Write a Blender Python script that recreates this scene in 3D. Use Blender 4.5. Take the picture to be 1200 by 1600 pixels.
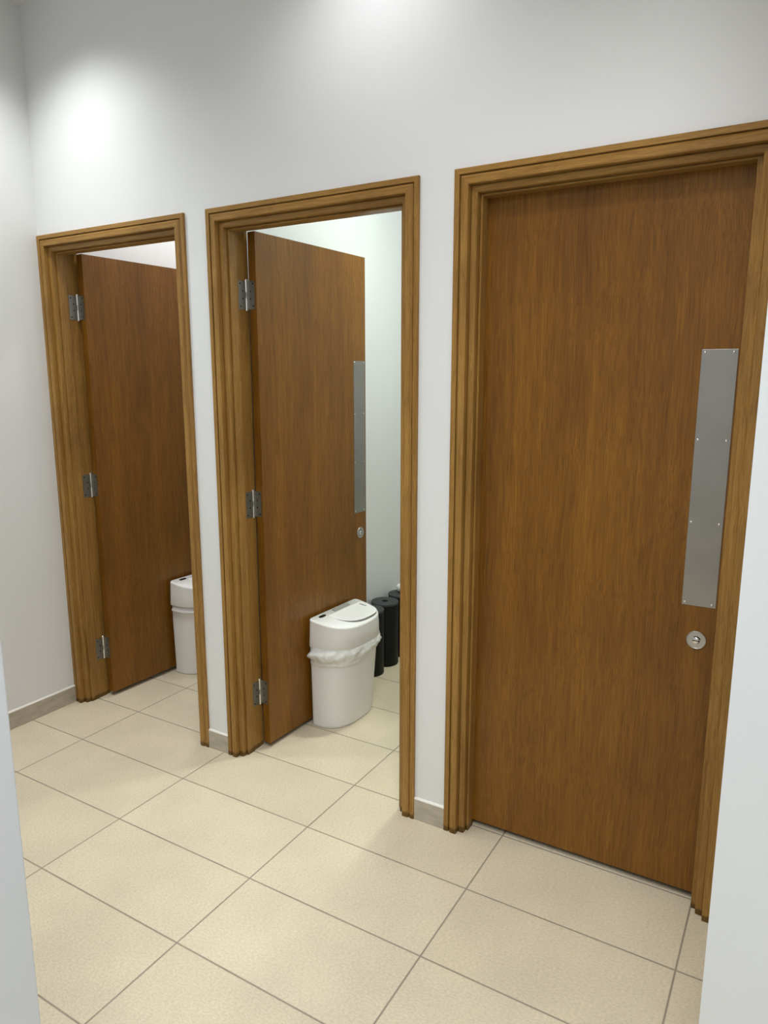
import bpy, bmesh, math, random
from mathutils import Vector, Matrix

random.seed(7)
scene = bpy.context.scene
COL = scene.collection
for o in list(bpy.data.objects):
    bpy.data.objects.remove(o)

# ---------------------------------------------------------------- camera
cd = bpy.data.cameras.new('camera')
cam = bpy.data.objects.new('camera', cd)
COL.objects.link(cam)
cam.location = (2.918, -2.029, 1.535)
cam.rotation_euler = (1.3843, 0.0, 0.5342)
cd.sensor_fit = 'VERTICAL'
cd.sensor_height = 36.0
cd.lens = 36.0 * 1119.6 / 1600.0
cd.clip_start = 0.02
scene.camera = cam

# ---------------------------------------------------------------- world, exposure
w = bpy.data.worlds.new('world')
scene.world = w
w.use_nodes = True
w.node_tree.nodes['Background'].inputs[0].default_value = (0.95, 0.98, 1.0, 1)
w.node_tree.nodes['Background'].inputs[1].default_value = 0.1
scene.view_settings.view_transform = 'Standard'
scene.view_settings.look = 'None'
scene.view_settings.exposure = 0.0
scene.view_settings.gamma = 1.0
scene.view_settings.use_curve_mapping = False

# ---------------------------------------------------------------- lamps
ZC = 3.013                                   # ceiling height


def spot(name, loc, power, col, angle, blend, radius=0.04, aim=None):
    l = bpy.data.lights.new(name, 'SPOT')
    l.energy = power
    l.color = col
    l.spot_size = math.radians(angle)
    l.spot_blend = blend
    l.shadow_soft_size = radius
    o = bpy.data.objects.new(name, l)
    o.location = loc
    if aim:
        o.rotation_euler = (Vector(aim) - Vector(loc)).to_track_quat('-Z', 'Y').to_euler()
    COL.objects.link(o)
    return o


def panel(name, loc, power, col, size, spread=180):
    l = bpy.data.lights.new(name, 'AREA')
    l.shape = 'DISK'
    l.size = size
    l.energy = power
    l.color = col
    l.spread = math.radians(spread)
    o = bpy.data.objects.new(name, l)
    o.location = loc
    COL.objects.link(o)
    return o


# corridor downlights: two make the wall scallops, the other four are added unseen fill
spot('ceiling_spot', (0.37, -0.40, ZC - 0.02), 42, (0.975, 1.0, 0.985), 126, 1.0, 0.05)
spot('ceiling_spot', (1.70, -0.28, ZC - 0.02), 17, (0.98, 0.97, 1.0), 135, 1.0, 0.05)
spot('ceiling_spot', (2.40, -0.86, ZC - 0.02), 52, (1.0, 0.94, 0.90), 134, 1.0, 0.09)
spot('ceiling_spot', (2.38, -1.30, ZC - 0.02), 40, (0.90, 0.97, 1.0), 140, 1.0, 0.09)
spot('ceiling_spot', (0.46, -0.98, ZC - 0.02), 48, (0.93, 0.99, 1.0), 124, 1.0, 0.06)
spot('ceiling_spot', (0.90, -1.25, ZC - 0.02), 20, (0.93, 0.98, 1.0), 130, 1.0, 0.06)
# cooler lamps of the lobby behind the viewer, with an added fill panel
spot('ceiling_spot', (2.45, -2.15, ZC - 0.02), 58, (0.88, 0.95, 1.0), 150, 1.0, 0.12)
spot('ceiling_spot', (3.10, -2.80, ZC - 0.02), 42, (0.94, 0.97, 1.0), 150, 1.0, 0.15)
panel('lobby_fill', (3.30, -2.60, ZC - 0.01), 30, (0.89, 0.96, 1.0), 0.6)  # unseen fill panel, added to lift the general light level
# lamps of the two open stalls, the middle one with added fill
spot('stall_light', (1.70, 0.95, ZC - 0.02), 88, (0.93, 1.0, 0.86), 112, 1.0, 0.08)
panel('stall_light', (1.50, 0.85, ZC - 0.01), 7.5, (0.88, 1.0, 0.98), 0.22)  # small unseen fill, added to even out the stall wall
panel('stall_light', (0.45, 0.85, ZC - 0.01), 12, (1.0, 0.975, 0.96), 0.22)


# ---------------------------------------------------------------- material helpers
def new_mat(name):
    m = bpy.data.materials.new(name)
    m.use_nodes = True
    nt = m.node_tree
    b = nt.nodes['Principled BSDF']
    return m, nt, b


def N(nt, typ, **kw):
    n = nt.nodes.new(typ)
    for k, v in kw.items():
        if k.startswith('i_'):
            n.inputs[k[2:].replace('_', ' ')].default_value = v
        else:
            setattr(n, k, v)
    return n


def L(nt, a, b):
    nt.links.new(a, b)


def ramp(nt, src, stops):
    r = nt.nodes.new('ShaderNodeValToRGB')
    cr = r.color_ramp
    while len(cr.elements) > 1:
        cr.elements.remove(cr.elements[-1])
    cr.elements[0].position = stops[0][0]
    cr.elements[0].color = stops[0][1]
    for p, c in stops[1:]:
        e = cr.elements.new(p)
        e.color = c
    L(nt, src, r.inputs[0])
    return r


def mixc(nt, fac, a, b, mode='MIX'):
    m = nt.nodes.new('ShaderNodeMix')
    m.data_type = 'RGBA'
    m.blend_type = mode
    for s, v in ((0, fac), (6, a), (7, b)):
        if hasattr(v, 'is_linked') or hasattr(v, 'links'):
            L(nt, v, m.inputs[s])
        else:
            m.inputs[s].default_value = v
    return m.outputs[2]


def bump(nt, b, h, strength, dist=0.001):
    n = nt.nodes.new('ShaderNodeBump')
    n.inputs['Strength'].default_value = strength
    n.inputs['Distance'].default_value = dist
    L(nt, h, n.inputs['Height'])
    L(nt, n.outputs[0], b.inputs['Normal'])


def plain(name, col, rough=0.5, metal=0.0, spec=0.5):
    m, nt, b = new_mat(name)
    b.inputs['Base Color'].default_value = (*col, 1)
    b.inputs['Roughness'].default_value = rough
    b.inputs['Metallic'].default_value = metal
    b.inputs['Specular IOR Level'].default_value = spec
    # a very faint procedural mottling so nothing is perfectly even
    t = N(nt, 'ShaderNodeTexCoord')
    n = N(nt, 'ShaderNodeTexNoise')
    n.inputs['Scale'].default_value = 35
    n.inputs['Detail'].default_value = 3
    L(nt, t.outputs['Object'], n.inputs['Vector'])
    r = ramp(nt, n.outputs[0], [(0.3, (max(0, rough - 0.04),) * 3 + (1,)), (0.7, (min(1, rough + 0.04),) * 3 + (1,))])
    L(nt, r.outputs[0], b.inputs['Roughness'])
    return m


def paint(name, col, rough=0.55):
    m, nt, b = new_mat(name)
    t = N(nt, 'ShaderNodeTexCoord')
    n = N(nt, 'ShaderNodeTexNoise')
    n.inputs['Scale'].default_value = 2.2
    n.inputs['Detail'].default_value = 4
    L(nt, t.outputs['Object'], n.inputs['Vector'])
    a = tuple(c * 0.975 for c in col)
    r = ramp(nt, n.outputs[0], [(0.3, (*a, 1)), (0.7, (*col, 1))])
    L(nt, r.outputs[0], b.inputs['Base Color'])
    b.inputs['Roughness'].default_value = rough
    b.inputs['Specular IOR Level'].default_value = 0.35
    n2 = N(nt, 'ShaderNodeTexNoise')
    n2.inputs['Scale'].default_value = 160
    n2.inputs['Detail'].default_value = 2
    L(nt, t.outputs['Object'], n2.inputs['Vector'])
    n3 = N(nt, 'ShaderNodeTexNoise')
    n3.inputs['Scale'].default_value = 4
    L(nt, t.outputs['Object'], n3.inputs['Vector'])
    ad = N(nt, 'ShaderNodeMath', operation='MULTIPLY_ADD')
    ad.inputs[1].default_value = 6.0
    L(nt, n3.outputs[0], ad.inputs[0])
    L(nt, n2.outputs[0], ad.inputs[2])
    bump(nt, b, ad.outputs[0], 0.12, 0.0008)
    return m


def wood(name, light, dark, axis='Z', rough=0.36, fine=1.0, figure=0.5, coat=0.25, dirt=True, seed=0.0):
    """veneer / solid timber, the grain running along `axis` in object space"""
    m, nt, b = new_mat(name)
    t = N(nt, 'ShaderNodeTexCoord')
    mp = N(nt, 'ShaderNodeMapping')
    sc = {'Z': (1, 1, 0.045), 'X': (0.045, 1, 1)}[axis]
    mp.inputs['Scale'].default_value = sc
    mp.inputs['Location'].default_value = (seed, seed * 1.7, seed * 0.3)
    # gentle warp so that the grain lines wander
    wv = N(nt, 'ShaderNodeTexNoise')
    wv.inputs['Scale'].default_value = 2.6
    wv.inputs['Detail'].default_value = 2
    L(nt, t.outputs['Object'], wv.inputs['Vector'])
    sub = N(nt, 'ShaderNodeVectorMath', operation='SUBTRACT')
    sub.inputs[1].default_value = (0.5, 0.5, 0.5)
    L(nt, wv.outputs['Color'], sub.inputs[0])
    scl = N(nt, 'ShaderNodeVectorMath', operation='SCALE')
    scl.inputs['Scale'].default_value = 0.03
    L(nt, sub.outputs[0], scl.inputs[0])
    add = N(nt, 'ShaderNodeVectorMath', operation='ADD')
    L(nt, t.outputs['Object'], add.inputs[0])
    L(nt, scl.outputs[0], add.inputs[1])
    L(nt, add.outputs[0], mp.inputs['Vector'])
    fig = N(nt, 'ShaderNodeTexNoise')       # broad figure
    fig.inputs['Scale'].default_value = 9
    fig.inputs['Detail'].default_value = 3
    L(nt, mp.outputs[0], fig.inputs['Vector'])
    gr = N(nt, 'ShaderNodeTexNoise')        # grain
    gr.inputs['Scale'].default_value = 110
    gr.inputs['Detail'].default_value = 6
    gr.inputs['Roughness'].default_value = 0.65
    L(nt, mp.outputs[0], gr.inputs['Vector'])
    mp2 = N(nt, 'ShaderNodeMapping')        # pores: fine dark ticks
    s2 = {'Z': (760, 760, 9), 'X': (9, 760, 760)}[axis]
    mp2.inputs['Scale'].default_value = s2
    L(nt, add.outputs[0], mp2.inputs['Vector'])
    po = N(nt, 'ShaderNodeTexNoise')
    po.inputs['Scale'].default_value = 1.0
    po.inputs['Detail'].default_value = 1.5
    L(nt, mp2.outputs[0], po.inputs['Vector'])
    mx = N(nt, 'ShaderNodeMath', operation='MULTIPLY_ADD')
    mx.inputs[1].default_value = figure
    L(nt, fig.outputs[0], mx.inputs[0])
    m2 = N(nt, 'ShaderNodeMath', operation='MULTIPLY')
    m2.inputs[1].default_value = 1 - figure
    L(nt, gr.outputs[0], m2.inputs[0])
    L(nt, m2.outputs[0], mx.inputs[2])
    r = ramp(nt, mx.outputs[0], [(0.34, (*dark, 1)), (0.66, (*light, 1))])
    pr = ramp(nt, po.outputs[0], [(0.34, (0.50, 0.45, 0.40, 1)), (0.60, (1.08, 1.08, 1.08, 1))])
    c = mixc(nt, 0.55 * fine, r.outputs[0], pr.outputs[0], 'MULTIPLY')
    # large cloudy stain variation
    cl = N(nt, 'ShaderNodeTexNoise')
    cl.inputs['Scale'].default_value = 2.1
    cl.inputs['Detail'].default_value = 2
    L(nt, t.outputs['Object'], cl.inputs['Vector'])
    cr = ramp(nt, cl.outputs[0], [(0.35, (0.86, 0.83, 0.8, 1)), (0.65, (1.06, 1.05, 1.04, 1))])
    c = mixc(nt, 1.0, c, cr.outputs[0], 'MULTIPLY')
    if dirt:                                 # water-stained feet of the frame
        sx = N(nt, 'ShaderNodeSeparateXYZ')
        L(nt, t.outputs['Object'], sx.inputs[0])
        nz = N(nt, 'ShaderNodeTexNoise')
        nz.inputs['Scale'].default_value = 60
        L(nt, t.outputs['Object'], nz.inputs['Vector'])
        ma = N(nt, 'ShaderNodeMath', operation='MULTIPLY_ADD')
        ma.inputs[1].default_value = -0.03
        L(nt, nz.outputs[0], ma.inputs[0])
        L(nt, sx.outputs['Z'], ma.inputs[2])
        dr = ramp(nt, ma.outputs[0], [(-0.012, (0.40, 0.40, 0.33, 1)), (0.0, (0.55, 0.55, 0.48, 1)), (0.008, (1, 1, 1, 1))])
        c = mixc(nt, 1.0, c, dr.outputs[0], 'MULTIPLY')
    L(nt, c, b.inputs['Base Color'])
    b.inputs['Roughness'].default_value = rough
    b.inputs['Coat Weight'].default_value = coat
    b.inputs['Coat Roughness'].default_value = 0.17
    b.inputs['Specular IOR Level'].default_value = 0.22
    bump(nt, b, po.outputs[0], 0.12, 0.0004)
    return m


def tile_floor(name):
    TX, TY, GX, GY = 0.6, 0.3006, 0.3486, 0.0647
    m, nt, b = new_mat(name)
    g = N(nt, 'ShaderNodeNewGeometry')
    s = N(nt, 'ShaderNodeSeparateXYZ')
    L(nt, g.outputs['Position'], s.inputs[0])

    def axis(out, off, size):
        a = N(nt, 'ShaderNodeMath', operation='SUBTRACT')
        a.inputs[1].default_value = off
        L(nt, out, a.inputs[0])
        d = N(nt, 'ShaderNodeMath', operation='DIVIDE')
        d.inputs[1].default_value = size
        L(nt, a.outputs[0], d.inputs[0])
        f = N(nt, 'ShaderNodeMath', operation='FLOOR')
        L(nt, d.outputs[0], f.inputs[0])
        fr = N(nt, 'ShaderNodeMath', operation='FRACT')
        L(nt, d.outputs[0], fr.inputs[0])
        c = N(nt, 'ShaderNodeMath', operation='SUBTRACT')
        c.inputs[1].default_value = 0.5
        L(nt, fr.outputs[0], c.inputs[0])
        ab = N(nt, 'ShaderNodeMath', operation='ABSOLUTE')
        L(nt, c.outputs[0], ab.inputs[0])
        iv = N(nt, 'ShaderNodeMath', operation='SUBTRACT')
        iv.inputs[0].default_value = 0.5
        L(nt, ab.outputs[0], iv.inputs[1])
        mm = N(nt, 'ShaderNodeMath', operation='MULTIPLY')
        mm.inputs[1].default_value = size
        L(nt, iv.outputs[0], mm.inputs[0])
        return mm.outputs[0], f.outputs[0]
    dx, fx = axis(s.outputs['X'], GX, TX)
    dy, fy = axis(s.outputs['Y'], GY, TY)
    mn = N(nt, 'ShaderNodeMath', operation='MINIMUM')
    L(nt, dx, mn.inputs[0])
    L(nt, dy, mn.inputs[1])
    gm = ramp(nt, mn.outputs[0], [(0.0013, (1, 1, 1, 1)), (0.0024, (0, 0, 0, 1))])
    cb = N(nt, 'ShaderNodeCombineXYZ')
    L(nt, fx, cb.inputs[0])
    L(nt, fy, cb.inputs[1])
    wn = N(nt, 'ShaderNodeTexWhiteNoise')
    L(nt, cb.outputs[0], wn.inputs['Vector'])
    tv = ramp(nt, wn.outputs['Value'], [(0, (0.66, 0.575, 0.425, 1)), (1, (0.70, 0.615, 0.46, 1))])
    # fine speckle
    n1 = N(nt, 'ShaderNodeTexNoise')
    n1.inputs['Scale'].default_value = 210
    n1.inputs['Detail'].default_value = 3
    mp = N(nt, 'ShaderNodeMapping')
    mp.inputs['Scale'].default_value = (0.55, 1, 1)
    L(nt, g.outputs['Position'], mp.inputs[0])
    L(nt, mp.outputs[0], n1.inputs['Vector'])
    sp = ramp(nt, n1.outputs[0], [(0.3, (0.87, 0.86, 0.84, 1)), (0.55, (1, 1, 1, 1)), (0.72, (1.08, 1.08, 1.08, 1))])
    c = mixc(nt, 1.0, tv.outputs[0], sp.outputs[0], 'MULTIPLY')
    n2 = N(nt, 'ShaderNodeTexNoise')
    n2.inputs['Scale'].default_value = 5
    n2.inputs['Detail'].default_value = 5
    L(nt, g.outputs['Position'], n2.inputs['Vector'])
    cl = ramp(nt, n2.outputs[0], [(0.35, (0.95, 0.95, 0.955, 1)), (0.65, (1.02, 1.02, 1.01, 1))])
    c = mixc(nt, 1.0, c, cl.outputs[0], 'MULTIPLY')
    n3 = N(nt, 'ShaderNodeTexNoise')
    n3.inputs['Scale'].default_value = 6
    L(nt, g.outputs['Position'], n3.inputs['Vector'])
    gc = ramp(nt, n3.outputs[0], [(0.35, (0.17, 0.13, 0.105, 1)), (0.7, (0.26, 0.215, 0.17, 1))])
    c = mixc(nt, gm.outputs[0], c, gc.outputs[0])
    L(nt, c, b.inputs['Base Color'])
    rr = ramp(nt, n1.outputs[0], [(0.3, (0.5, 0.5, 0.5, 1)), (0.7, (0.38, 0.38, 0.38, 1))])
    L(nt, rr.outputs[0], b.inputs['Roughness'])
    b.inputs['Specular IOR Level'].default_value = 0.4
    iv = N(nt, 'ShaderNodeMath', operation='MULTIPLY_ADD')
    iv.inputs[1].default_value = -1.0
    L(nt, gm.outputs[0], iv.inputs[0])
    q = N(nt, 'ShaderNodeMath', operation='MULTIPLY')
    q.inputs[1].default_value = 0.12
    L(nt, n1.outputs[0], q.inputs[0])
    L(nt, q.outputs[0], iv.inputs[2])
    bump(nt, b, iv.outputs[0], 0.5, 0.001)
    return m


def skirting_tile(name, base):
    m, nt, b = new_mat(name)
    t = N(nt, 'ShaderNodeTexCoord')
    n1 = N(nt, 'ShaderNodeTexNoise')
    n1.inputs['Scale'].default_value = 14
    n1.inputs['Detail'].default_value = 6
    mp = N(nt, 'ShaderNodeMapping')
    mp.inputs['Scale'].default_value = (1, 1, 3)
    L(nt, t.outputs['Object'], mp.inputs[0])
    L(nt, mp.outputs[0], n1.inputs['Vector'])
    r = ramp(nt, n1.outputs[0], [(0.3, (*[c * 0.8 for c in base], 1)), (0.7, (*[c * 1.1 for c in base], 1))])
    L(nt, r.outputs[0], b.inputs['Base Color'])
    b.inputs['Roughness'].default_value = 0.45
    return m


def steel(name, col=(0.42, 0.41, 0.39), rough=0.36):
    m, nt, b = new_mat(name)
    t = N(nt, 'ShaderNodeTexCoord')
    mp = N(nt, 'ShaderNodeMapping')
    mp.inputs['Scale'].default_value = (900, 900, 8)
    L(nt, t.outputs['Object'], mp.inputs[0])
    n = N(nt, 'ShaderNodeTexNoise')
    n.inputs['Scale'].default_value = 1
    n.inputs['Detail'].default_value = 2
    L(nt, mp.outputs[0], n.inputs['Vector'])
    n2 = N(nt, 'ShaderNodeTexNoise')
    n2.inputs['Scale'].default_value = 9
    n2.inputs['Detail'].default_value = 5
    L(nt, t.outputs['Object'], n2.inputs['Vector'])
    r = ramp(nt, n.outputs[0], [(0.3, (rough - 0.05,) * 3 + (1,)), (0.7, (rough + 0.05,) * 3 + (1,))])
    L(nt, r.outputs[0], b.inputs['Roughness'])
    c = ramp(nt, n2.outputs[0], [(0.3, (*[x * 0.9 for x in col], 1)), (0.62, (*col, 1))])
    L(nt, c.outputs[0], b.inputs['Base Color'])
    b.inputs['Metallic'].default_value = 1.0
    return m


M = {
    'wall': paint('white wall paint', (0.785, 0.79, 0.79)),
    'wall_cool': paint('white satin paint', (0.785, 0.80, 0.82)),
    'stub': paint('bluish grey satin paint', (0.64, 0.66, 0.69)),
    'ceiling': paint('ceiling paint', (0.78, 0.76, 0.73), 0.8),
    'floor': tile_floor('beige porcelain tiles'),
    'skirt': skirting_tile('skirting tile', (0.47, 0.42, 0.335)),
    'sealant': plain('white sealant', (0.82, 0.78, 0.72), 0.5),
    'jamb': wood('oak frame upright', (0.44, 0.250, 0.066), (0.245, 0.122, 0.024), 'Z', 0.4, 1.0, 0.45, 0.12),
    'head': wood('oak frame head', (0.44, 0.250, 0.066), (0.255, 0.128, 0.026), 'X', 0.4, 1.0, 0.42, 0.12),
    'veneer': wood('stained oak veneer', (0.275, 0.120, 0.012), (0.150, 0.060, 0.005), 'Z', 0.42, 1.15, 0.48, 0.26, dirt=False, seed=3.3),
    'steel': steel('brushed steel plate', (0.36, 0.345, 0.325)),
    'hinge': steel('satin hinge steel', (0.30, 0.29, 0.26), 0.45),
    'rose': steel('satin lock steel', (0.5, 0.49, 0.46), 0.4),
    'bright': plain('polished steel', (0.75, 0.74, 0.71), 0.22, 1.0),
    'dark': plain('flat near black', (0.004, 0.004, 0.004), 0.8, 0.0, 0.1),
    'bin': plain('white bin plastic', (0.78, 0.76, 0.73), 0.38),
    'lid': plain('glossy white lid plastic', (0.93, 0.93, 0.92), 0.2),
    'gap': plain('grey flap shade', (0.32, 0.31, 0.29), 0.6),  # shade on the flap's side, painted as a grey strip
    'sensor': plain('black glossy sensor', (0.006, 0.006, 0.007), 0.3, 0.0, 0.3),
    'window': plain('pale grey panel', (0.34, 0.33, 0.31), 0.35),
    'mark': plain('blue grey print', (0.16, 0.20, 0.24), 0.5),
    'black': plain('matt black plastic', (0.005, 0.0055, 0.0055), 0.5, 0.0, 0.22),
    'blacktop': plain('matt black lid', (0.05, 0.053, 0.055), 0.6, 0.0, 0.3),
    'tissue': plain('white tissue', (0.8, 0.8, 0.78), 0.8),
}
# thin bag film
fm, nt_, b_ = new_mat('white bag film')
b_.inputs['Base Color'].default_value = (0.86, 0.85, 0.82, 1)
b_.inputs['Roughness'].default_value = 0.28
b_.inputs['Alpha'].default_value = 0.80
tcf = N(nt_, 'ShaderNodeTexCoord')
nf = N(nt_, 'ShaderNodeTexNoise')
nf.inputs['Scale'].default_value = 42
nf.inputs['Detail'].default_value = 3
nf.inputs['Distortion'].default_value = 1.2
mpf = N(nt_, 'ShaderNodeMapping')
mpf.inputs['Scale'].default_value = (1, 1, 1.6)
L(nt_, tcf.outputs['Object'], mpf.inputs[0])
L(nt_, mpf.outputs[0], nf.inputs['Vector'])
bump(nt_, b_, nf.outputs[0], 0.7, 0.006)
M['film'] = fm


# ---------------------------------------------------------------- mesh helpers
def link(name, bm, mat, parent=None, bevel=0, seg=2, smooth=False, loc=None):
    me = bpy.data.meshes.new(name)
    bmesh.ops.recalc_face_normals(bm, faces=bm.faces)
    bm.to_mesh(me)
    bm.free()
    me.materials.append(mat)
    if smooth:
        for p in me.polygons:
            p.use_smooth = True
    o = bpy.data.objects.new(name, me)
    COL.objects.link(o)
    if loc is not None:
        o.location = loc
    if parent is not None:
        o.parent = parent
    if bevel:
        b = o.modifiers.new('bevel', 'BEVEL')
        b.width = bevel
        b.segments = seg
        b.limit_method = 'ANGLE'
        b.angle_limit = math.radians(30)
        b.harden_normals = False
    return o


def box(bm, x0, x1, y0, y1, z0, z1):
    vs = [bm.verts.new(p) for p in ((x0, y0, z0), (x1, y0, z0), (x1, y1, z0), (x0, y1, z0),
                                    (x0, y0, z1), (x1, y0, z1), (x1, y1, z1), (x0, y1, z1))]
    for f in ((0, 3, 2, 1), (4, 5, 6, 7), (0, 1, 5, 4), (1, 2, 6, 5), (2, 3, 7, 6), (3, 0, 4, 7)):
        bm.faces.new([vs[i] for i in f])


def boxes(*bs):
    bm = bmesh.new()
    for b in bs:
        box(bm, *b)
    return bm


def loft(bm, rings, cap=True, closed=True):
    vr = [[bm.verts.new(p) for p in r] for r in rings]
    n = len(vr[0])
    for a, b in zip(vr[:-1], vr[1:]):
        for i in range(n if closed else n - 1):
            j = (i + 1) % n
            bm.faces.new((a[i], a[j], b[j], b[i]))
    if cap:
        bm.faces.new(vr[0][::-1])
        bm.faces.new(vr[-1])
    return vr


def lathe(prof, n=48, mat=None):
    """profile (radius, height) about Z; ends close on the axis"""
    bm = bmesh.new()
    rings = []
    for r, z in prof:
        rings.append([bm.verts.new((r * math.cos(2 * math.pi * i / n), r * math.sin(2 * math.pi * i / n), z)) for i in range(n)])
    for a, b in zip(rings[:-1], rings[1:]):
        for i in range(n):
            j = (i + 1) % n
            bm.faces.new((a[i], a[j], b[j], b[i]))
    bm.faces.new(rings[0][::-1])
    bm.faces.new(rings[-1])
    if mat is not None:
        bm.transform(mat)
    return bm


def tag(o, label=None, cat=None, group=None, kind=None):
    if label:
        o['label'] = label
    if cat:
        o['category'] = cat
    if group:
        o['group'] = group
    if kind:
        o['kind'] = kind
    return o


def empty(name, loc, rz=0.0):
    o = bpy.data.objects.new(name, None)
    o.empty_display_size = 0.1
    o.location = loc
    o.rotation_euler = (0, 0, rz)
    COL.objects.link(o)
    return o


# ---------------------------------------------------------------- layout numbers
XL = -0.004                                   # left wall surface
FR = [(-0.004, 0.866), (0.976, 1.844), (1.961, 2.829)]   # outer edges of the three door frames
FH = 2.126                                    # outer height of a frame
WT = 0.112                                    # wall thickness
RX = 2.846                                    # left side of the right-hand wall
YS = 1.78                                     # rear wall of the stalls
YB = -3.7                                     # wall behind the camera
XR = 4.3

# ---------------------------------------------------------------- setting
bm = bmesh.new()
box(bm, XL - 0.1, XR + 0.1, YB - 0.1, YS + 0.1, -0.12, 0.0)
tag(link('floor', bm, M['floor']), 'beige rectangular floor tiles with thin dark grout lines', 'floor', kind='structure')
bm = bmesh.new()
box(bm, XL - 0.1, XR + 0.1, YB - 0.1, YS + 0.1, ZC, ZC + 0.1)
tag(link('ceiling', bm, M['ceiling']), 'pale ceiling above the doors, seen at the top left corner', 'ceiling', kind='structure')

segs = []
prev = XL
for a, b in FR:
    if a + 0.03 > prev:
        segs.append((prev, a + 0.031))
    prev = b - 0.031
segs.append((prev, RX))
bm = bmesh.new()
for a, b in segs:
    box(bm, a, b, 0, WT, 0, FH - 0.031)
box(bm, XL, RX, 0, WT, FH - 0.031, ZC)
tag(link('wall_back', bm, M['wall']), 'white painted wall holding the three oak door frames', 'wall', kind='structure')
tag(link('wall_left', boxes((XL - 0.1, XL, YB, YS, 0, ZC)), M['wall']), 'white wall at the far left, meeting the leftmost door frame', 'wall', kind='structure')
tag(link('wall_rear', boxes((XL, XR, YS, YS + 0.1, 0, ZC)), M['wall']), 'white rear wall inside the cubicles', 'wall', kind='structure')
tag(link('wall_between_stalls', boxes((0.89, 0.955, WT, YS, 0, ZC)), M['wall']),
    'white partition seen through the middle doorway behind the open door', 'wall', kind='structure')
tag(link('wall_beside_closed_stall', boxes((1.875, 1.935, WT, YS, 0, ZC)), M['wall']),
    'white partition between the middle cubicle and the closed one', 'wall', kind='structure')
tag(link('wall_right', boxes((RX, XR, -0.775, YS, 0, ZC)), M['wall_cool']),
    'white wall end in the right foreground covering the edge of the closed door frame', 'wall', kind='structure')
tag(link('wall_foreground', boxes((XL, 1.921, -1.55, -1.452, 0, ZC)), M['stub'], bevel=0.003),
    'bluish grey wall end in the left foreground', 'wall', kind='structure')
tag(link('wall_front', boxes((XL, XR, YB - 0.1, YB, 0, ZC)), M['wall']), 'white wall behind the viewer', 'wall', kind='structure')
tag(link('wall_far_right', boxes((XR, XR + 0.1, YB, -0.775, 0, ZC)), M['wall']), 'white wall right of the viewer', 'wall', kind='structure')


# tile skirting with a bead of white sealant on top
def skirting(name, x0, x1, y0, y1, label, bead):
    o = link(name, boxes((x0, x1, y0, y1, 0, 0.078)), M['skirt'], bevel=0.001)
    tag(o, label, 'baseboard', kind='structure')
    bm = bmesh.new()
    n = 26
    ax = (x1 - x0) > (y1 - y0)
    rings = []
    for i in range(n + 1):
        t = i / n
        k = 1 + 0.15 * math.sin(i * 1.9) * math.sin(i * 0.7 + x0 * 9)
        h = 0.0045 * k
        if ax:
            x = x0 + t * (x1 - x0)
            rings.append([(x, y0 + 0.001, 0.078), (x, y0 + 0.003, 0.078 + h * 0.8), (x, y1 - 0.0005, 0.078 + h * 1.5), (x, y1 - 0.0005, 0.078)])
        else:
            y = y0 + t * (y1 - y0)
            rings.append([(x1 - 0.001, y, 0.078), (x1 - 0.003, y, 0.078 + h * 0.8), (x0 + 0.0005, y, 0.078 + h * 1.5), (x0 + 0.0005, y, 0.078)])
    loft(bm, rings)
    s = link('sealant_bead', bm, M['sealant'], o)
    s['label'] = 'white sealant bead along the top'


skirting('baseboard_left', XL, XL + 0.008, -1.452, -0.010, 'beige tile skirting along the left wall', 1)
skirting('baseboard_back', 0.8665, 0.9755, -0.008, 0.0, 'short beige tile skirting between the two open doorways', 1)
skirting('baseboard_middle', 1.8445, 1.9605, -0.008, 0.0, 'short beige tile skirting between middle doorway and closed door', 1)


# ---------------------------------------------------------------- door frames
def profile(stop, rebate, q=0.0):
    return [(0.0, 0.0), (0.0, -0.009), (0.0012, -0.0102), (0.0155, -0.0102), (0.0166, -0.0092), (0.0170, -0.0015), (0.0194, -0.0015), (0.0200, -0.0066),
            (0.0235, -0.0098), (0.0262, -0.0125), (0.0440, -0.0125), (0.0458, -0.0110), (0.0464, 0.0060 + q), (0.0478, 0.0060 + q), (0.0484, 0.0074),
    (0.0500, 0.0070), (0.0640, 0.0085), (0.0662, 0.0105), (0.0668, 0.0275 + q), (0.0682, 0.0275 + q), (0.0688, 0.0284), (stop - 0.0012, 0.0284), (stop, 0.0296),
            (stop, 0.0685), (rebate, 0.0685), (rebate, 0.1120), (0.0690, 0.1130), (0.0685, 0.1330), (0.0060, 0.1330), (0.0060, 0.1125), (0.0315, 0.1125), (0.0315, 0.0)]  # rear architrave is unseen, added and shaped to darken the hinge gap


PL, PR, PT = profile(0.0748, 0.0710, 0.006), profile(0.0800, 0.0755), profile(0.0735, 0.0610, 0.006)
PT[-6] = (0.0600, 0.1130)
PT[-5] = (0.0590, 0.1330)


def frame(idx, x0, x1, label):
    root = empty('trim_%d' % idx, ((x0 + x1) / 2, 0, 0))
    tag(root, label, 'door frame', kind='structure')
    cx = (x0 + x1) / 2
    rag = random.Random(idx)
    for side, prof in ((-1, PL), (1, PR)):
        bm = bmesh.new()
        bot, top = [], []
        for (d, y), (dt, yt) in zip(prof, PT):
            x = (x0 + d) if side < 0 else (x1 - d)
            bot.append((x - cx, y, 0.0))
            top.append((x - cx, y, FH - dt))
        loft(bm, [bot, top])
        link('jamb', bm, M['jamb'], root)
    bm = bmesh.new()
    lft, rgt = [], []
    for (d, y), (dl, yl), (dr, yr) in zip(PT, PL, PR):
        lft.append((x0 + dl - cx, y, FH - d))
        rgt.append((x1 - dr - cx, y, FH - d))
    loft(bm, [lft, rgt])
    link('head', bm, M['head'], root)
    return root


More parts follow.
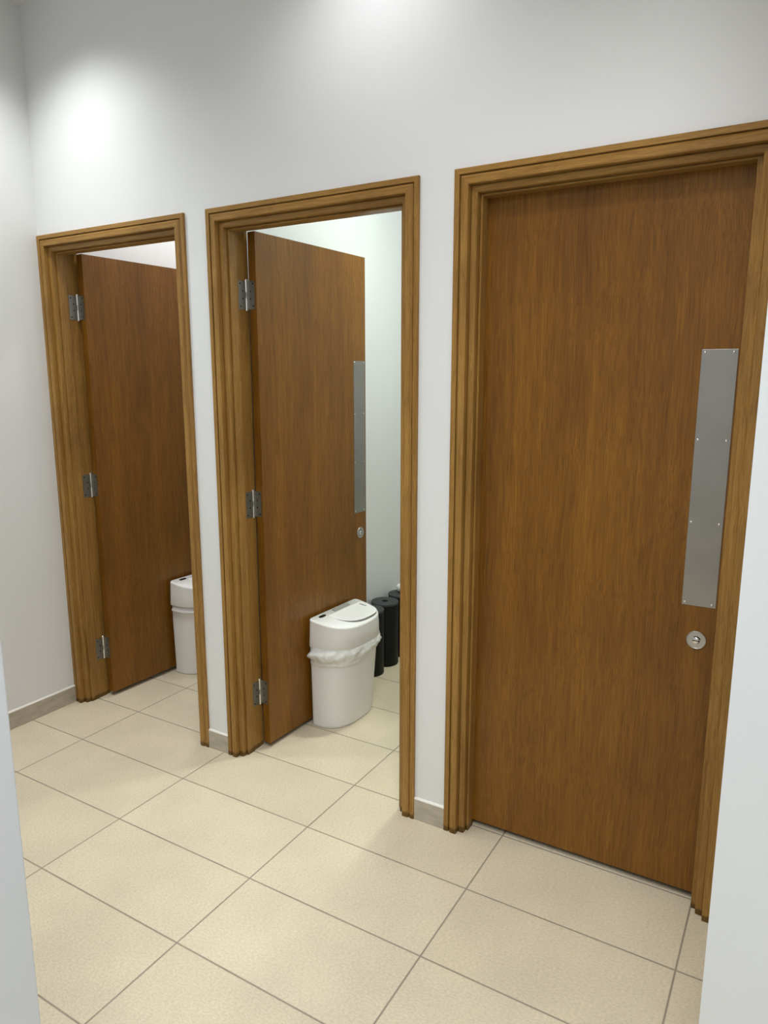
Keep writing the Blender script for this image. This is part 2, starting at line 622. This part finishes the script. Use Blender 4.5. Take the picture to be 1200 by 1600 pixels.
frame(1, *FR[0], 'oak door frame of the leftmost doorway, standing in the room corner')
frame(2, *FR[1], 'oak door frame of the middle doorway')
frame(3, *FR[2], 'oak door frame around the closed door on the right')


# ---------------------------------------------------------------- doors
def screw_bm(r=0.0035, h=0.0016, n=16):
    return lathe([(r, 0), (r, h * 0.5), (r * 0.7, h * 0.9), (r * 0.2, h)], n, Matrix.Rotation(math.radians(90), 4, 'X'))


def door(idx, x0, ang, label, knuckles):
    """pivot on the hinge pin; local -Y is the corridor face, +X along the closed leaf"""
    root = empty('door_%d' % idx, (x0 + 0.068, 0.118, 0), ang)
    tag(root, label, 'door', kind='structure')
    W0, W1, Y0, Y1, Z0, Z1 = 0.0050, 0.7205, -0.048, -0.012, 0.020, 2.062
    leaf = link('leaf', boxes((W0, W1, Y0, Y1, Z0, Z1)), M['veneer'], root, bevel=0.0012)
    # push plate
    px0, px1, pz0, pz1 = 0.6245, 0.7125, 0.905, 1.606
    pl = link('push_plate', boxes((px0, px1, Y0 - 0.0015, Y0 + 0.001, pz0, pz1)), M['steel'], root, bevel=0.0005)
    pl['label'] = 'brushed steel push plate'
    for sx in (px0 + 0.0075, px1 - 0.0105):
        for sz in (pz1 - 0.0075, pz0 + 0.463, pz0 + 0.237, pz0 + 0.0085):
            s = link('screw', screw_bm(), M['bright'], pl, smooth=True, loc=(sx, Y0 - 0.0014, sz))
    # coin-release indicator
    lx, lz = 0.670, 0.806
    R = Matrix.Rotation(math.radians(90), 4, 'X')
    rose = link('indicator_lock', lathe([(0.0262, 0), (0.0262, 0.0025), (0.0252, 0.0038), (0.0236, 0.0038), (0.0228, 0.0030), (0.004, 0.0030)], 56, R),
                M['rose'], root, smooth=True, loc=(lx, Y0 + 0.0002, lz))
    md = rose.modifiers.new('edge', 'EDGE_SPLIT')
    md.split_angle = math.radians(35)
    rose['label'] = 'round steel lock with a coin slot'
    bm = lathe([(0.0098, 0), (0.0098, 0.0036), (0.0090, 0.0050), (0.002, 0.0054)], 32, R)
    tr = link('coin_release', bm, M['bright'], rose, smooth=True, loc=(0, -0.0008, -0.001))
    link('slot', boxes((-0.0090, 0.0090, -0.0064, -0.002, -0.0022, 0.0002)), M['dark'], rose)  # black bar on the release, painted for the dark inside the slot
    bm = bmesh.new()                         # crescent window over the release
    a0, a1 = math.radians(20), math.radians(125)
    ins, outs = [], []
    for i in range(15):
        a = a0 + (a1 - a0) * i / 14
        ins.append((0.0102 * math.cos(a), -0.0034, 0.0102 * math.sin(a) - 0.001))
        outs.append((0.0126 * math.cos(a), -0.0034, 0.0126 * math.sin(a) - 0.001))
    vi = [bm.verts.new(p) for p in ins]
    vo = [bm.verts.new(p) for p in outs]
    vb = [bm.verts.new((p[0], -0.0028, p[2])) for p in outs]
    vc = [bm.verts.new((p[0], -0.0028, p[2])) for p in ins]
    for i in range(14):
        bm.faces.new((vi[i], vi[i + 1], vo[i + 1], vo[i]))
        bm.faces.new((vo[i], vo[i + 1], vb[i + 1], vb[i]))
        bm.faces.new((vi[i], vi[i + 1], vc[i + 1], vc[i]))
    link('indicator_window', bm, M['dark'], rose)
    # hinges
    for hz in (1.836, 1.040, 0.245):
        if not knuckles:
            continue
        r = 0.0074
        h = link('hinge', lathe([(r * 0.7, -0.058), (r, -0.056), (r, -0.0105), (r * 0.72, -0.0100), (r * 0.72, 0.0100), (r, 0.0105), (r, 0.056), (r * 0.7, 0.058)], 20),
                 M['bright'], root, smooth=True, loc=(0, 0, hz))
        md = h.modifiers.new('edge', 'EDGE_SPLIT')
        md.split_angle = math.radians(35)
        h['label'] = 'steel butt hinge with a bright pin'
        # plate let into the door edge
        bm = boxes((0.0032, 0.0055, -0.0400, -0.003, -0.051, 0.051))
        q = link('hinge_plate', bm, M['hinge'], h)
        bm = bmesh.new()
        for sy, sz in ((-0.033, 0.040), (-0.020, 0.014), (-0.020, -0.014), (-0.033, -0.040)):
            bmesh.ops.create_circle(bm, cap_ends=True, segments=14, radius=0.0031,
                                    matrix=Matrix.Translation((0.0030, sy, sz)) @ Matrix.Rotation(math.radians(90), 4, 'Y'))
        link('hinge_screws', bm, M['dark'], h)
        # plate on the frame: stays with the frame, drawn turned back by the opening angle
        bm = boxes((0.0022, 0.0042, -0.0455, -0.003, -0.053, 0.051))
        bm.transform(Matrix.Rotation(-ang, 4, 'Z'))
        link('hinge_plate', bm, M['hinge'], h)
        bm = bmesh.new()
        for sy, sz in ((-0.036, 0.040), (-0.022, 0.014), (-0.022, -0.014), (-0.036, -0.042)):
            bmesh.ops.create_circle(bm, cap_ends=True, segments=14, radius=0.0031,
                                    matrix=Matrix.Translation((0.0045, sy, sz)) @ Matrix.Rotation(math.radians(90), 4, 'Y'))
        bm.transform(Matrix.Rotation(-ang, 4, 'Z'))
        link('hinge_screws', bm, M['dark'], h)
    return root


door(1, FR[0][0], math.radians(87.5), 'leftmost brown wooden door, standing open in the corner', True)
door(2, FR[1][0], math.radians(87.5), 'middle brown wooden door, standing open behind a white bin', True)
door(3, FR[2][0], 0.0, 'closed brown wooden door on the right with a steel push plate', False)


# ---------------------------------------------------------------- sensor bins
def dshape(Lg, Wd, n, z, m=72, back=14, x0=0.0, off=0.0, zf=None, rr=0.018):
    """outline flat on the back (x = x0), bulging to +x"""
    pts = []
    for i in range(m + 1):
        t = math.pi * i / m
        s, c = math.cos(t), math.sin(t)
        y = -math.copysign(abs(s) ** (2 / n), s) * (Lg / 2 + off)
        x = abs(c) ** (2 / n) * (Wd + off)
        pts.append((x0 + x, y))
    # small radius into the flat back
    y0, y1 = pts[0][1], pts[-1][1]
    bk = []
    for i in range(1, 7):
        a = math.pi / 2 * i / 6
        bk.append((x0 - rr * math.sin(a), y1 - rr * (1 - math.cos(a))))
    for i in range(1, back):
        bk.append((x0 - rr, y1 - rr + (y0 + rr - (y1 - rr)) * i / back))
    for i in range(0, 6):
        a = math.pi / 2 * (6 - i) / 6
        bk.append((x0 - rr * math.sin(a), y0 + rr * (1 - math.cos(a))))
    pts += bk
    return [(x, y, zf(x, y) if zf else z) for x, y in pts]


LT, WDT, LB, WDB, NE = 0.364, 0.172, 0.345, 0.134, 2.75


def lidz(x, y):
    return 0.494 - 0.028 * (x / 0.18)


def make_bin(liner):
    name = 'trash_bin'
    root = empty(name, (0, 0, 0))
    r0 = 0.018

    def at(f, z, off=0.0, zf=None):
        return dshape(LB + (LT - LB) * f, WDB + (WDT - WDB) * f, NE, z, off=off, zf=zf, rr=r0)
    bm = bmesh.new()
    loft(bm, [at(0, 0.004, -0.006), at(0, 0.0, -0.003)[::1], at(0.0, 0.004), at(0.01, 0.012), at(0.30, 0.15), at(0.60, 0.28), at(0.72, 0.338, -0.0005),
              at(0.725, 0.340, 0.003), at(0.75, 0.350, 0.003), at(0.76, 0.352, -0.002), at(0.78, 0.380, -0.002)])
    link('body', bm, M['bin'], root, smooth=True)
    bm = bmesh.new()
    top1 = lambda e: (lambda x, y: lidz(x, y) + e)
    rings = [at(0.80, 0.374, -0.003), at(0.82, 0.374, 0.006), at(0.86, 0.378, 0.0075), at(0.97, 0.455 - 0.02, 0.003)]
    rings += [at(1, 0, 0.0, top1(-0.006)), at(1, 0, -0.0002, top1(-0.003)), at(1, 0, -0.0012, top1(-0.0008)), at(1, 0, -0.003, top1(0.0)), at(1, 0, -0.008, top1(0.0))]
    loft(bm, rings)
    hs = link('lid_housing', bm, M['bin'], root, smooth=True)
    hs['label'] = 'white lid housing'
    # top deck and tilting flap
    bm = bmesh.new()
    loft(bm, [at(1, 0, -0.0035, top1(-0.001)), at(1, 0, -0.0040, top1(0.0008)), at(1, 0, -0.0055, top1(0.0018))])
    link('lid_deck', bm, M['lid'], root, smooth=True)

    def flap_ring(off, dz):
        return [(x + 0.026, y + 0.040, lidz(x + 0.026, y) + 0.0018 + dz) for x, y, _ in
                dshape(0.252, 0.131, 2.75, 0, off=off, rr=0.012)]
    def f2(off, dz):
        return [(x, y, z + dz + 0.011 * max(0, (x - 0.04) / 0.117) ** 1.5) for x, y, z in flap_ring(off, 0)]
    bm = bmesh.new()
    loft(bm, [flap_ring(-0.0012, -0.002), f2(-0.0012, -0.0006)], cap=False)
    gp = link('flap_side_shade', bm, M['gap'], root)
    gp['label'] = 'side of the flap, painted grey as if in shade'
    bm = bmesh.new()
    rs = [f2(-0.0012, -0.0004), f2(0.0, 0.0), f2(-0.0008, 0.0012), f2(-0.003, 0.0020)]
    edge = f2(-0.003, 0.0)
    for k in (0.85, 0.65, 0.45, 0.25, 0.08):
        rg = []
        for x, y, z in edge:
            xx, yy = 0.07 + (x - 0.07) * k, 0.04 + (y - 0.04) * k
            rg.append((xx, yy, lidz(xx, yy) + 0.0038 + 0.011 * max(0, (xx - 0.04) / 0.117) ** 1.5))
        rs.append(rg)
    loft(bm, rs)
    link('flap', bm, M['lid'], root, smooth=True)

    def pad(pname, cx, cy, a, b, mat, n=4, h=0.0028, lift=0.0015):
        bm = bmesh.new()
        rs = []
        for off, dz in ((0, lift), (0, h), (-0.0006, h + 0.0004)):
            rg = []
            for i in range(32):
                t = 2 * math.pi * i / 32
                c, s = math.cos(t), math.sin(t)
                x = cx + math.copysign(abs(c) ** (2 / n), c) * (a + off)
                y = cy + math.copysign(abs(s) ** (2 / n), s) * (b + off)
                rg.append((x, y, lidz(x, y) + dz))
            rs.append(rg)
        loft(bm, rs)
        return link(pname, bm, mat, root)
    s = pad('sensor', 0.004, -0.108, 0.0085, 0.0225, M['sensor'], 3.0)
    s['label'] = 'black oval sensor'
    s = pad('display_panel', 0.001, 0.035, 0.0125, 0.058, M['window'], 8, 0.0044, 0.0010)
    s['label'] = 'pale grey panel along the back of the lid'
    # illegible maker's print: a short row of tiny strokes
    bm = bmesh.new()
    rr = random.Random(3)
    xx = 0.036
    for k in range(7):
        wd = rr.uniform(0.0040, 0.0058)
        for (a, c, e, f) in ((0, 0.0014, -0.0042, 0.0042), (wd - 0.0020, wd - 0.0008, -0.0042, 0.0010), (0, wd - 0.001, rr.choice([-0.0042, -0.0006, 0.0028]), 0)):
            ya, yb = 0.136 + e, 0.136 + (f if f else e + 0.0014)
            xa, xb = xx + a, xx + c
            z = lidz(xa, ya) + 0.0046 + 0.011 * max(0, (xa - 0.04) / 0.117) ** 1.5
            box(bm, xa, xb, ya, yb, z - 0.0004, z + 0.0003)
        xx += wd + 0.0010
    mk = link('printed_word', bm, M['mark'], root)
    mk['label'] = 'tiny blue-grey printed word'
    if liner:
        bm = bmesh.new()
        rings = []
        K = 15
        rn = random.Random(11)
        ph = [rn.uniform(0, 6.28) for _ in range(8)]
        base = at(0.80, 0.0)
        mcount = len(base)
        for k in range(K + 1):
            t = k / K
            ring = []
            src = at(0.80 - 0.12 * t, 0.0)
            for i, (x, y, _) in enumerate(src):
                # outward direction from the centre line
                u = 2 * math.pi * i / mcount
                yy = y / (LT / 2)
                dx, dy = (x - 0.05) / 0.10, yy * 0.9
                ln = math.hypot(dx, dy) or 1
                dx, dy = dx / ln, dy / ln
                if x < 0.004:
                    dx = 0.0
                drop = 0.066 - 0.014 * yy + 0.0035 * math.sin(3 * u + ph[0]) + 0.0012 * math.sin(9 * u + ph[1])
                ears = 0.020 * max(0, abs(yy) - 0.80) / 0.20
                wr = 0.0030 * math.sin(11 * u + 5 * t + ph[2]) + 0.0022 * math.sin(23 * u - 7 * t + ph[3]) + 0.0020 * math.sin(5 * u + 11 * t + ph[4])
                puff = (0.006 + 0.0105 * math.sin(math.pi * min(1, t * 1.15)) + ears * math.sin(math.pi * min(1, t * 1.25)) + wr * math.sin(math.pi * t) + 0.002)
                if x < 0.004:
                    puff = min(puff, 0.004)
                    dx = 0
                ring.append((x + dx * puff, y + dy * puff, 0.377 - drop * t + 0.0025 * math.sin(7 * u + 6 * t + ph[5]) * math.sin(math.pi * t)))
            rings.append(ring)
        loft(bm, rings, cap=False)
        o = link('bin_liner', bm, M['film'], root, smooth=True)
        o['label'] = 'crumpled white plastic liner folded over the rim'
    return root


b1 = make_bin(True)
b1.location = (1.143, 0.545, 0)
b1.rotation_euler = (0, 0, -0.036)
tag(b1, 'white sensor bin with its plastic liner showing, against the middle door', 'trash bin', 'white sensor bins by the open doors')
b2 = make_bin(False)
b2.location = (0.172, 0.655, 0)
b2.rotation_euler = (0, 0, -0.036)
tag(b2, 'white sensor bin against the leftmost door, half hidden by the door frame', 'trash bin', 'white sensor bins by the open doors')


# ---------------------------------------------------------------- black canisters
def make_canister():
    root = empty('black_canister', (0, 0, 0))
    R, H = 0.073, 0.349
    link('canister_body', lathe([(R - 0.004, 0), (R - 0.001, 0.001), (R, 0.004), (R, H - 0.014), (R - 0.001, H - 0.012)], 56), M['black'], root, smooth=True)
    lid = link('canister_lid', lathe([(R - 0.001, H - 0.012), (R + 0.0008, H - 0.011), (R + 0.0008, H - 0.002), (R - 0.001, H), (0.016, H + 0.0005), (0.014, H - 0.001), (0.013, H - 0.001)], 56),
               M['blacktop'], root, smooth=True)
    md = lid.modifiers.new('edge', 'EDGE_SPLIT')
    md.split_angle = math.radians(35)
    link('hole_shade_disc', lathe([(0.0165, H - 0.002), (0.0165, H + 0.0009), (0.010, H + 0.0009)], 32), M['dark'], lid)  # black disc on the lid, painted for the dark inside the hole
    return root


def dup(src, loc):
    r = src.copy()
    COL.objects.link(r)
    r.location = loc
    for ch in list(src.children):
        c = ch.copy()
        COL.objects.link(c)
        c.parent = r
        for g in list(ch.children):
            d = g.copy()
            COL.objects.link(d)
            d.parent = c
    return r


GRP = 'black canisters behind the middle bin'
c0 = make_canister()
c0.location = (1.037, 1.007, 0)
tag(c0, 'black cylindrical canister nearest the white bin and partly behind it', 'canister', GRP)
c1 = dup(c0, (1.036, 1.162, 0))
tag(c1, 'black cylindrical canister between the other two, its round lid showing', 'canister', GRP)
c2 = dup(c0, (1.044, 1.330, 0))
tag(c2, 'farthest black cylindrical canister, mostly hidden by the middle door frame', 'canister', GRP)

# crumpled white paper on the farthest canister
bm = bmesh.new()
bmesh.ops.create_icosphere(bm, subdivisions=3, radius=0.03)
rr = random.Random(5)
for v in bm.verts:
    k = 1 + 0.15 * math.sin(v.co.x * 190 + 1) * math.sin(v.co.y * 150 + 2) + rr.uniform(-0.08, 0.08)
    v.co = Vector((v.co.x * k, v.co.y * k, (v.co.z * 0.9 + 0.027) * (0.85 + 0.15 * k)))
zmin = min(v.co.z for v in bm.verts)
for v in bm.verts:
    v.co.z -= zmin
tis = link('crumpled_paper', bm, M['tissue'], loc=(1.041, 1.345, 0.3503))
tag(tis, 'white crumpled paper peeking out above the farthest black canister', 'paper')
